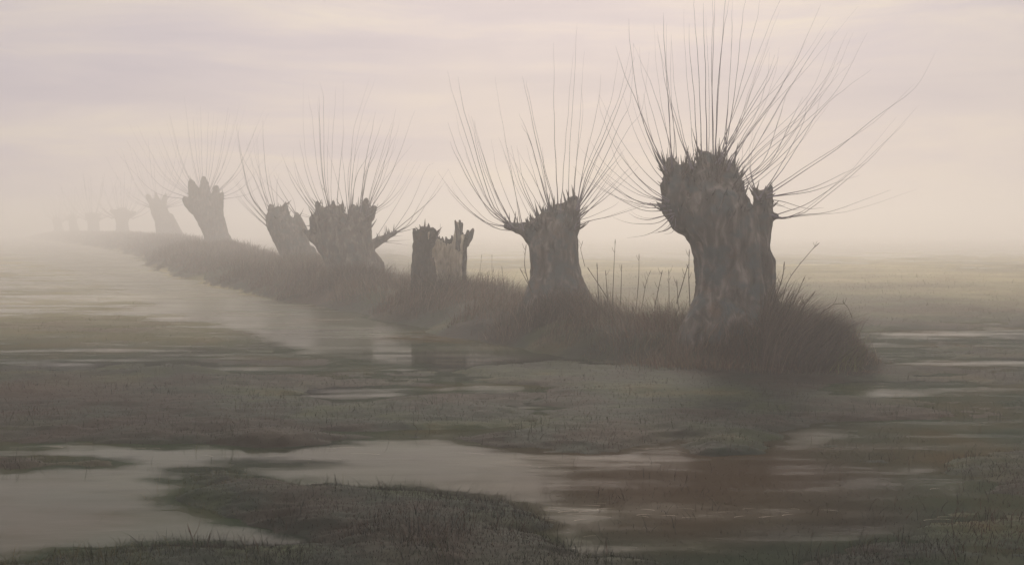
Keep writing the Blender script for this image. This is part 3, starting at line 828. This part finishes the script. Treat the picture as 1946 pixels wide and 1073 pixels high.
S5 = Z_(440, 150, 3.252, [
    [(530, 870), (460, 840), (415, 825)], [(530, 850), (420, 710), (360, 600), (330, 520)], [(530, 830), (430, 690), (340, 540), (310, 460)], [(540, 820), (470, 720), (420, 620), (395, 520)],
    [(560, 810), (480, 640), (440, 480), (420, 380)], [(570, 800), (500, 630), (450, 400), (440, 0)], [(600, 800), (560, 560), (545, 240), (540, 100)], [(610, 820), (570, 680), (540, 640)],
    [(610, 820), (590, 560), (600, 330), (605, 200)], [(620, 820), (615, 560), (640, 150), (645, 50)], [(650, 810), (670, 560), (690, 330), (690, 0)], [(660, 810), (655, 700), (700, 300)],
    [(720, 830), (700, 620), (680, 420)], [(730, 820), (720, 600), (740, 480), (760, 380)], [(725, 820), (735, 560), (760, 300), (850, 0)], [(735, 820), (760, 500), (860, 240)],
    [(790, 810), (830, 500), (870, 310), (890, 200)], [(800, 810), (820, 600), (870, 470), (910, 370)], [(840, 810), (870, 680), (960, 400), (1010, 270)],
    [(845, 820), (900, 630), (1000, 450), (1030, 370)], [(840, 830), (960, 640), (1050, 430), (1130, 200)], [(840, 850), (970, 760), (1060, 660), (1150, 500)],
    [(840, 880), (920, 810), (1000, 760), (1110, 600)], [(810, 940), (840, 915), (890, 885)], [(890, 985), (1000, 810), (1100, 640), (1170, 520)], [(990, 955), (1110, 770), (1200, 560), (1250, 520)],
    [(1000, 960), (1120, 890), (1200, 780), (1340, 560)], [(1010, 950), (1090, 910), (1140, 870)], [(970, 970), (1060, 970)], [(1000, 945), (1080, 880), (1220, 760), (1300, 660)], [(930, 1005), (1050, 1020)]])
shoots(T5, D, S5, 0.0105, 1.4, extra=26, jitter=18)

# --- leaning willow with a prong
D = 47.0
T4 = thing('pollard_willow', at(580, 510, D), 'left leaning pollard willow with a separate upright prong, left of the broad one', 'tree', GROUP)
trunk = blob_trunk([
    [(590, 545, 54), (578, 515, 38), (568, 490, 30), (556, 466, 30), (545, 446, 30), (534, 428, 26), (526, 415, 20), (521, 404, 10)],
    [(538, 412, 13), (541, 396, 6), (542, 388, 3)], [(520, 412, 11), (515, 398, 6), (513, 390, 3)], [(528, 410, 9), (528, 396, 4)], [(574, 470, 16), (571, 440, 13), (567, 422, 9), (563, 408, 4)], [(600, 510, 18), (585, 478, 14)],
], D, 0.05, 0.045, 2.0, 17.0, spikes=[(500, 385, 550, 440, 30, 0.1, 0.4, 0.024, 0.6), (555, 400, 580, 430, 6, 0.1, 0.4, 0.02, 0.8)])
link('trunk', trunk, M_BARK, T4)
S4 = Z_(440, 150, 3.252, [
    [(225, 915), (110, 800), (20, 690)], [(230, 895), (100, 740), (20, 600)], [(235, 870), (120, 730), (60, 500), (30, 300)], [(245, 850), (170, 620), (120, 500), (90, 380)],
    [(255, 830), (180, 640), (150, 350)], [(265, 820), (215, 600), (195, 350), (190, 250)], [(275, 820), (240, 640), (225, 540)], [(400, 840), (380, 740), (300, 620), (250, 540)],
    [(395, 830), (310, 690), (260, 590)], [(330, 820), (320, 740)]])
shoots(T4, D, S4, 0.0125, 1.4, extra=14, jitter=14)

# --- the willows fading into the mist
def fan(cx, cy, w, n, L_, spread=1.0):
    out_ = []
    for i in range(n):
        k = (i + 0.5) / n * 2 - 1 + random.uniform(-0.12, 0.12)
        x0, y0 = cx + k * w * 0.45, cy + abs(k) * w * 0.22
        ang = k * 1.15 * spread
        ll = L_ * random.uniform(0.65, 1.05)
        x1, y1 = x0 + math.sin(ang * 1.1) * ll * 0.4, y0 - math.cos(ang * 1.1) * ll * 0.4
        x2, y2 = x1 + math.sin(ang * 0.6) * ll * 0.6, y1 - math.cos(ang * 0.6) * ll * 0.6
        out_.append([(x0, y0 + 3), (x1, y1), (x2, y2)])
    return out_

D = 82.0
T6 = thing('pollard_willow', at(415, 470, D), 'tall grey pollard willow leaning left with forked top, fading in mist', 'tree', GROUP)
trunk = blob_trunk([
    [(428, 515, 60), (424, 495, 38), (417, 470, 27), (411, 445, 23), (404, 425, 24), (396, 408, 25), (388, 396, 24)],
    [(376, 385, 15), (368, 362, 10), (363, 344, 5)], [(388, 378, 13), (389, 356, 9), (387, 338, 4)], [(404, 390, 14), (409, 372, 8), (411, 356, 4)],
    [(372, 398, 12), (360, 388, 8), (352, 378, 5)], [(412, 408, 12), (419, 388, 6), (423, 368, 3)],
], D, 0.08, 0.06, 1.6, 23.0, spikes=[(350, 335, 425, 390, 26, 0.15, 0.5, 0.03, 0.8)])
link('trunk', trunk, M_BARK, T6)
shoots(T6, D, fan(388, 362, 62, 32, 190), 0.021, 1.5)

D = 142.0
T7 = thing('pollard_willow', at(322, 455, D), 'pale pollard willow with sloping right flank, just left of the tall grey one', 'tree', GROUP)
trunk = blob_trunk([[(324, 482, 40), (321, 458, 24), (315, 435, 18), (309, 415, 16), (303, 402, 16), (299, 394, 13)], [(292, 392, 8), (286, 382, 6), (281, 372, 4)], [(299, 388, 7), (298, 376, 5), (296, 368, 3)], [(308, 392, 8), (312, 380, 5), (315, 370, 3)], [(338, 460, 16), (332, 435, 10), (324, 412, 7)]],
                   D, 0.11, 0.08, 1.2, 29.0, spikes=[(280, 370, 318, 400, 14, 0.2, 0.6, 0.035, 0.8)])
link('trunk', trunk, M_BARK, T7)
shoots(T7, D, fan(300, 382, 40, 22, 125), 0.036, 2.0)

def far_tree(D, base, chains, label, c, seed):
    t = thing('pollard_willow', at(*base, D), label, 'tree', GROUP)
    link('trunk', blob_trunk(chains, D, D * 0.0011, D * 0.0008, 100 / D, seed), M_BARK, t)
    mb = MB()
    for s in fan(*c):
        dz1 = random.gauss(0, 0.8)
        P3 = [at(x, y, D + dz1 * i / 2) for i, (x, y) in enumerate(s)]
        shoot_mb(mb, P3, D * 0.00042, 10)
    link('crown', mb.mesh(), M_SHOOT, t)
far_tree(190, (233, 445), [[(234, 460, 22), (233, 442, 14), (232, 424, 11), (231, 412, 13), (232, 407, 14)], [(232, 408, 9), (218, 404, 6), (210, 400, 3)], [(236, 408, 9), (249, 406, 4), (257, 403, 2)]],
         'small faint pollard willow with a flat T shaped head, in the mist', (232, 402, 46, 20, 75), 31)
far_tree(225, (178, 445), [[(180, 458, 18), (178, 442, 11), (177, 425, 10), (176, 414, 11)], [(170, 412, 6), (165, 408, 3)], [(184, 412, 6), (189, 407, 3)]],
         'very faint stout pollard willow next left of the T headed one', (176, 408, 32, 18, 85), 37)
far_tree(250, (141, 442), [[(142, 452, 13), (141, 438, 8), (138, 424, 8), (137, 414, 7)]],
         'ghostly narrow pollard willow, second from the far end of the row', (137, 411, 20, 14, 62), 41)
far_tree(265, (112, 441), [[(113, 450, 13), (113, 437, 8), (109, 424, 8), (106, 416, 5)], [(115, 422, 4), (118, 414, 2)]],
         'barely visible pollard willow at the far left end of the row', (110, 413, 22, 14, 52), 43)

# ------------------------------------------------------------------ dry stalks
def redist(D): return 4174.0 / (4174.0 / D - 15)
def stalk(pts, D, label, r=0.006, seeds=4, group=None, name='dry_weed_stalk', cat='weed stalk'):
    D = redist(D)
    P3 = [at(x, y, D) for x, y in pts]
    o = thing(name, P3[0], label, cat, group)
    mb = MB()
    c = catmull(P3, 9)
    c = [c[0] - (c[1] - c[0]).normalized() * 0.22] + c
    mb.tube(c, [r * (1.25 - 0.07 * i) for i in range(10)], 5)
    for i in range(seeds):
        t_ = random.randint(3, 8)
        p = c[t_]
        d = Vector((random.choice((-1, 1)) * random.uniform(0.3, 0.8), random.uniform(-0.4, 0.4), 1.0)).normalized()
        Ls = random.uniform(0.04, 0.15)
        mb.tube([p, p + d * Ls * 0.5, p + d * Ls * 0.8 + Vector((0, 0, Ls * 0.25))], [r * 0.6, r * 0.5, r * 0.3], 5)
    p = c[-1]; d = (c[-1] - c[-2]).normalized()
    mb.tube([p - d * 0.09, p - d * 0.03, p + d * 0.02], [r * 0.6, r * 1.25, r * 0.4], 5)
    link('stem', mb.mesh(), M_STALK, o)
    return o
def zz(pts, ox=860, oy=420, sc=3.577): return [(ox + x / sc, oy + y / sc) for x, y in pts]
WG = 'dry weed stalks on the bank'
for pts, D_, lab in [
    ([(190, 440), (188, 340), (198, 230)], 23.0, 'thin pale dry stalk closest to the right side of the broken stump'),
    ([(240, 430), (236, 345)], 22.6, 'shortest dry stalk between the stump and the second willow'),
    ([(272, 430), (268, 330), (268, 230)], 22.3, 'upright knotted dry stalk midway between the stump and the second willow'),
    ([(290, 440), (278, 330)], 22.0, 'leaning short stalk just right of the midway knotted one'),
    ([(350, 440), (335, 310)], 21.5, 'faint stalk leaning left halfway to the second willow'),
    ([(520, 430), (490, 300), (500, 165)], 19.0, 'crooked dark stalk against the left edge of the second willow'),
    ([(500, 400), (460, 325)], 19.2, 'small oblique twig stalk left of the second willow base'),
    ([(990, 470), (985, 370), (982, 290)], 18.2, 'dark forked stalk nearest the right foot of the second willow'),
    ([(1012, 460), (960, 380), (920, 320)], 18.3, 'stalk leaning left toward the second willow trunk'),
    ([(1050, 470), (1045, 400), (1040, 340)], 17.9, 'short dark stalk left of the tallest one'),
    ([(1090, 480), (1098, 300), (1106, 130)], 17.7, 'tallest dry stalk with seed tip between the two nearest willows'),
    ([(1145, 480), (1150, 300)], 17.5, 'pale thin stalk just right of the tallest one'),
    ([(1255, 520), (1266, 380), (1268, 230)], 17.1, 'straight bare stalk midway between the two nearest willows'),
    ([(1300, 510), (1318, 410), (1345, 340)], 17.0, 'stalk leaning right beside the straight midway one'),
    ([(1392, 500), (1408, 420), (1425, 340)], 16.8, 'slim right leaning stalk, second left of the largest willow'),
    ([(1472, 510), (1470, 335)], 16.6, 'faint upright stalk left of the largest willow'),
    ([(1550, 470), (1580, 370), (1600, 300)], 16.4, 'oblique stalk close against the left of the largest willow trunk'),
    ([(1530, 500), (1525, 405)], 16.4, 'low dark stalk in the grass left of the largest willow'),
    ([(1610, 480), (1606, 360), (1610, 200)], 16.3, 'pale tall stalk touching the left edge of the largest willow trunk'),
    ([(880, 230), (872, 190), (884, 140)], 19.3, 'small twig stalk at the upper right edge of the second willow trunk'),
]:
    stalk(zz(pts), D_, lab, group=WG, r=random.uniform(0.004, 0.0075), seeds=random.randint(1, 5))
def z6(pts): return zz(pts, 1300, 440, 3.7)
stalk(z6([(690, 480), (740, 330), (880, 150), (945, 85)]), 15.2, 'long slanting reed stalk rising right of the largest willow trunk', 0.005, 5, name='reed_stalk', cat='reed')
stalk(z6([(640, 480), (690, 330), (705, 220)]), 15.2, 'upright dark reed hugging the right side of the largest willow', 0.008, 3, name='reed_stalk', cat='reed')
stalk(z6([(740, 540), (790, 450), (845, 325)]), 15.1, 'pale slim reed in the middle of the sedge tussock', 0.005, 3, name='reed_stalk', cat='reed')
stalk(z6([(820, 560), (860, 500), (915, 430)]), 15.0, 'brown reed with thick head leaning right above the sedge', 0.008, 3, name='reed_stalk', cat='reed')
stalk(z6([(880, 700), (940, 600), (1030, 520), (1090, 506), (1135, 510), (1160, 550), (1180, 600)]), 14.8, 'drooping black seed stem arching over the sedge toward the water', 0.0055, 6, name='drooping_stem', cat='weed stalk')
FD = 6.69
stalk([(376, 1055), (368, 1030), (358, 1000)], FD, 'bent dead weed stem with seed head on the near shore, the taller one', 0.0032, 3, name='dead_weed', cat='weed')
stalk([(389, 1055), (393, 1038), (399, 1016)], FD, 'short dead weed spike right of the taller one on the near shore', 0.0028, 2, name='dead_weed', cat='weed')
n = 900
uu_ = np.concatenate([rng.normal(372, 22, 500), rng.normal(315, 14, 200), rng.normal(410, 10, 200)]); Yb = rng.normal(6.84, 0.045, n); Xb = (uu_ - CX) / FPX * Yb
Zb = np.maximum(terrain(Xb, Yb), -0.01)
tint = pick([(0.03, 0.024, 0.02), (0.05, 0.036, 0.028), (0.04, 0.036, 0.034)], n, Xb, Yb, 3, 3)
ft = thing('moss_hummock', Vector((float(Xb.mean()), 6.84, 0)), 'low dark mossy hummock on the near shore below the dead weeds', 'hummock')
link('blade_clump', blades(np.stack([Xb, Yb, Zb - 0.01], -1), rng.uniform(0.01, 0.035, n), rng.uniform(0, 6.28, n), rng.uniform(0.2, 1.1, n), rng.uniform(0.003, 0.006, n), tint), M_GRASS, ft)

# ------------------------------------------------------------------ haze
bm = bmesh.new(); bmesh.ops.create_cube(bm, size=1)
hm = bpy.data.meshes.new('haze'); bm.to_mesh(hm); bm.free()
m, nt, out = new_mat('haze_air')
pv = N(nt, 'ShaderNodeVolumePrincipled')
pv.inputs['Color'].default_value = (0.985, 0.967, 0.963, 1)
pv.inputs['Density'].default_value = 0.0102
pv.inputs['Anisotropy'].default_value = 0.55
nt.links.new(pv.outputs[0], out.inputs['Volume'])
hz = link('haze', hm, m, smooth=False)
hz.scale = (3600 * 2, 3600 + 400, 9.0)
hz.location = (0, (3600 - 400) / 2, 9.0 / 2 - 1.2)
tag(hz, 'pale morning mist lying over the flooded meadow', 'mist', kind='stuff')

# ------------------------------------------------------------------ light
SUN_EL, SUN_AZ = math.radians(29), math.radians(5)   # azimuth measured from +Y, negative = left
w = bpy.data.worlds.new('World'); scene.world = w
w.use_nodes = True
nt = w.node_tree; nt.nodes.clear()
L = nt.links.new
out = N(nt, 'ShaderNodeOutputWorld')
sky = N(nt, 'ShaderNodeTexSky', sky_type='NISHITA'); sky.sun_disc = False
sky.sun_elevation = SUN_EL; sky.sun_rotation = SUN_AZ
sky.dust_density = 4; sky.air_density = 1.5
b1 = N(nt, 'ShaderNodeBackground'); b1.inputs[1].default_value = 0.06
L(sky.outputs[0], b1.inputs[0])
tc = N(nt, 'ShaderNodeTexCoord')
mp = N(nt, 'ShaderNodeMapping'); mp.inputs['Scale'].default_value = (2.2, 2.2, 15.0)
L(tc.outputs['Generated'], mp.inputs[0])
n1 = N(nt, 'ShaderNodeTexNoise'); n1.inputs['Scale'].default_value = 1.7; n1.inputs['Detail'].default_value = 6; n1.inputs['Roughness'].default_value = 0.55
n1.inputs['Distortion'].default_value = 0.4
L(mp.outputs[0], n1.inputs[0])
cl = ramp(nt, n1.outputs[0], [(0.32, (0.43, 0.388, 0.468)), (0.47, (0.495, 0.440, 0.500)), (0.58, (0.575, 0.505, 0.515)), (0.74, (0.68, 0.60, 0.52))])
sx = N(nt, 'ShaderNodeSeparateXYZ'); L(tc.outputs['Generated'], sx.inputs[0])
el = N(nt, 'ShaderNodeMapRange'); el.inputs['From Min'].default_value = 0.22; el.inputs['From Max'].default_value = 1.0
el.inputs['To Min'].default_value = 1.06; el.inputs['To Max'].default_value = 2.1
L(sx.outputs['Z'], el.inputs['Value'])
b2 = N(nt, 'ShaderNodeBackground')
n2 = N(nt, 'ShaderNodeTexNoise'); n2.inputs['Scale'].default_value = 2.1; n2.inputs['Detail'].default_value = 3
mp2 = N(nt, 'ShaderNodeMapping'); mp2.inputs['Scale'].default_value = (1.2, 1.2, 2.5); mp2.inputs['Location'].default_value = (0.55, 0.2, 0.1)
L(tc.outputs['Generated'], mp2.inputs[0]); L(mp2.outputs[0], n2.inputs[0])
pf = ramp(nt, n2.outputs[0], [(0.45, (0, 0, 0)), (0.70, (0.35, 0.35, 0.35))])
mxw = N(nt, 'ShaderNodeMix', data_type='RGBA'); mxw.inputs[7].default_value = (0.66, 0.575, 0.47, 1)
L(pf, mxw.inputs[0]); L(cl, mxw.inputs[6]); cl = mxw.outputs[2]
zf = N(nt, 'ShaderNodeMapRange', interpolation_type='SMOOTHSTEP'); zf.inputs['From Min'].default_value = 0.2; zf.inputs['From Max'].default_value = 0.5
L(sx.outputs['Z'], zf.inputs['Value'])
mxz = N(nt, 'ShaderNodeMix', data_type='RGBA'); mxz.inputs[7].default_value = (0.55, 0.507, 0.470, 1)
L(zf.outputs[0], mxz.inputs[0]); L(cl, mxz.inputs[6]); cl = mxz.outputs[2]
L(cl, b2.inputs[0]); L(el.outputs[0], b2.inputs[1])
ms = N(nt, 'ShaderNodeMixShader'); ms.inputs[0].default_value = 0.88
L(b1.outputs[0], ms.inputs[1]); L(b2.outputs[0], ms.inputs[2]); L(ms.outputs[0], out.inputs[0])

sd = bpy.data.lights.new('sun', 'SUN'); sd.energy = 1.25; sd.angle = math.radians(12); sd.color = (1.0, 0.90, 0.78)
sd.color = (1.0, 0.87, 0.71)
so = bpy.data.objects.new('sun', sd); COL.objects.link(so)
dirv = Vector((math.sin(SUN_AZ) * math.cos(SUN_EL), math.cos(SUN_AZ) * math.cos(SUN_EL), math.sin(SUN_EL)))
so.rotation_euler = (-dirv).to_track_quat('-Z', 'Y').to_euler()

# ------------------------------------------------------------------ render settings
scene.view_settings.view_transform = 'Standard'
scene.view_settings.look = 'None'
scene.view_settings.exposure = 0.0
scene.view_settings.gamma = 1.0
scene.cycles.max_bounces = 8
scene.cycles.volume_bounces = 4
scene.cycles.transparent_max_bounces = 8
scene.cycles.use_denoising = True
scene.cycles.sample_clamp_indirect = 6
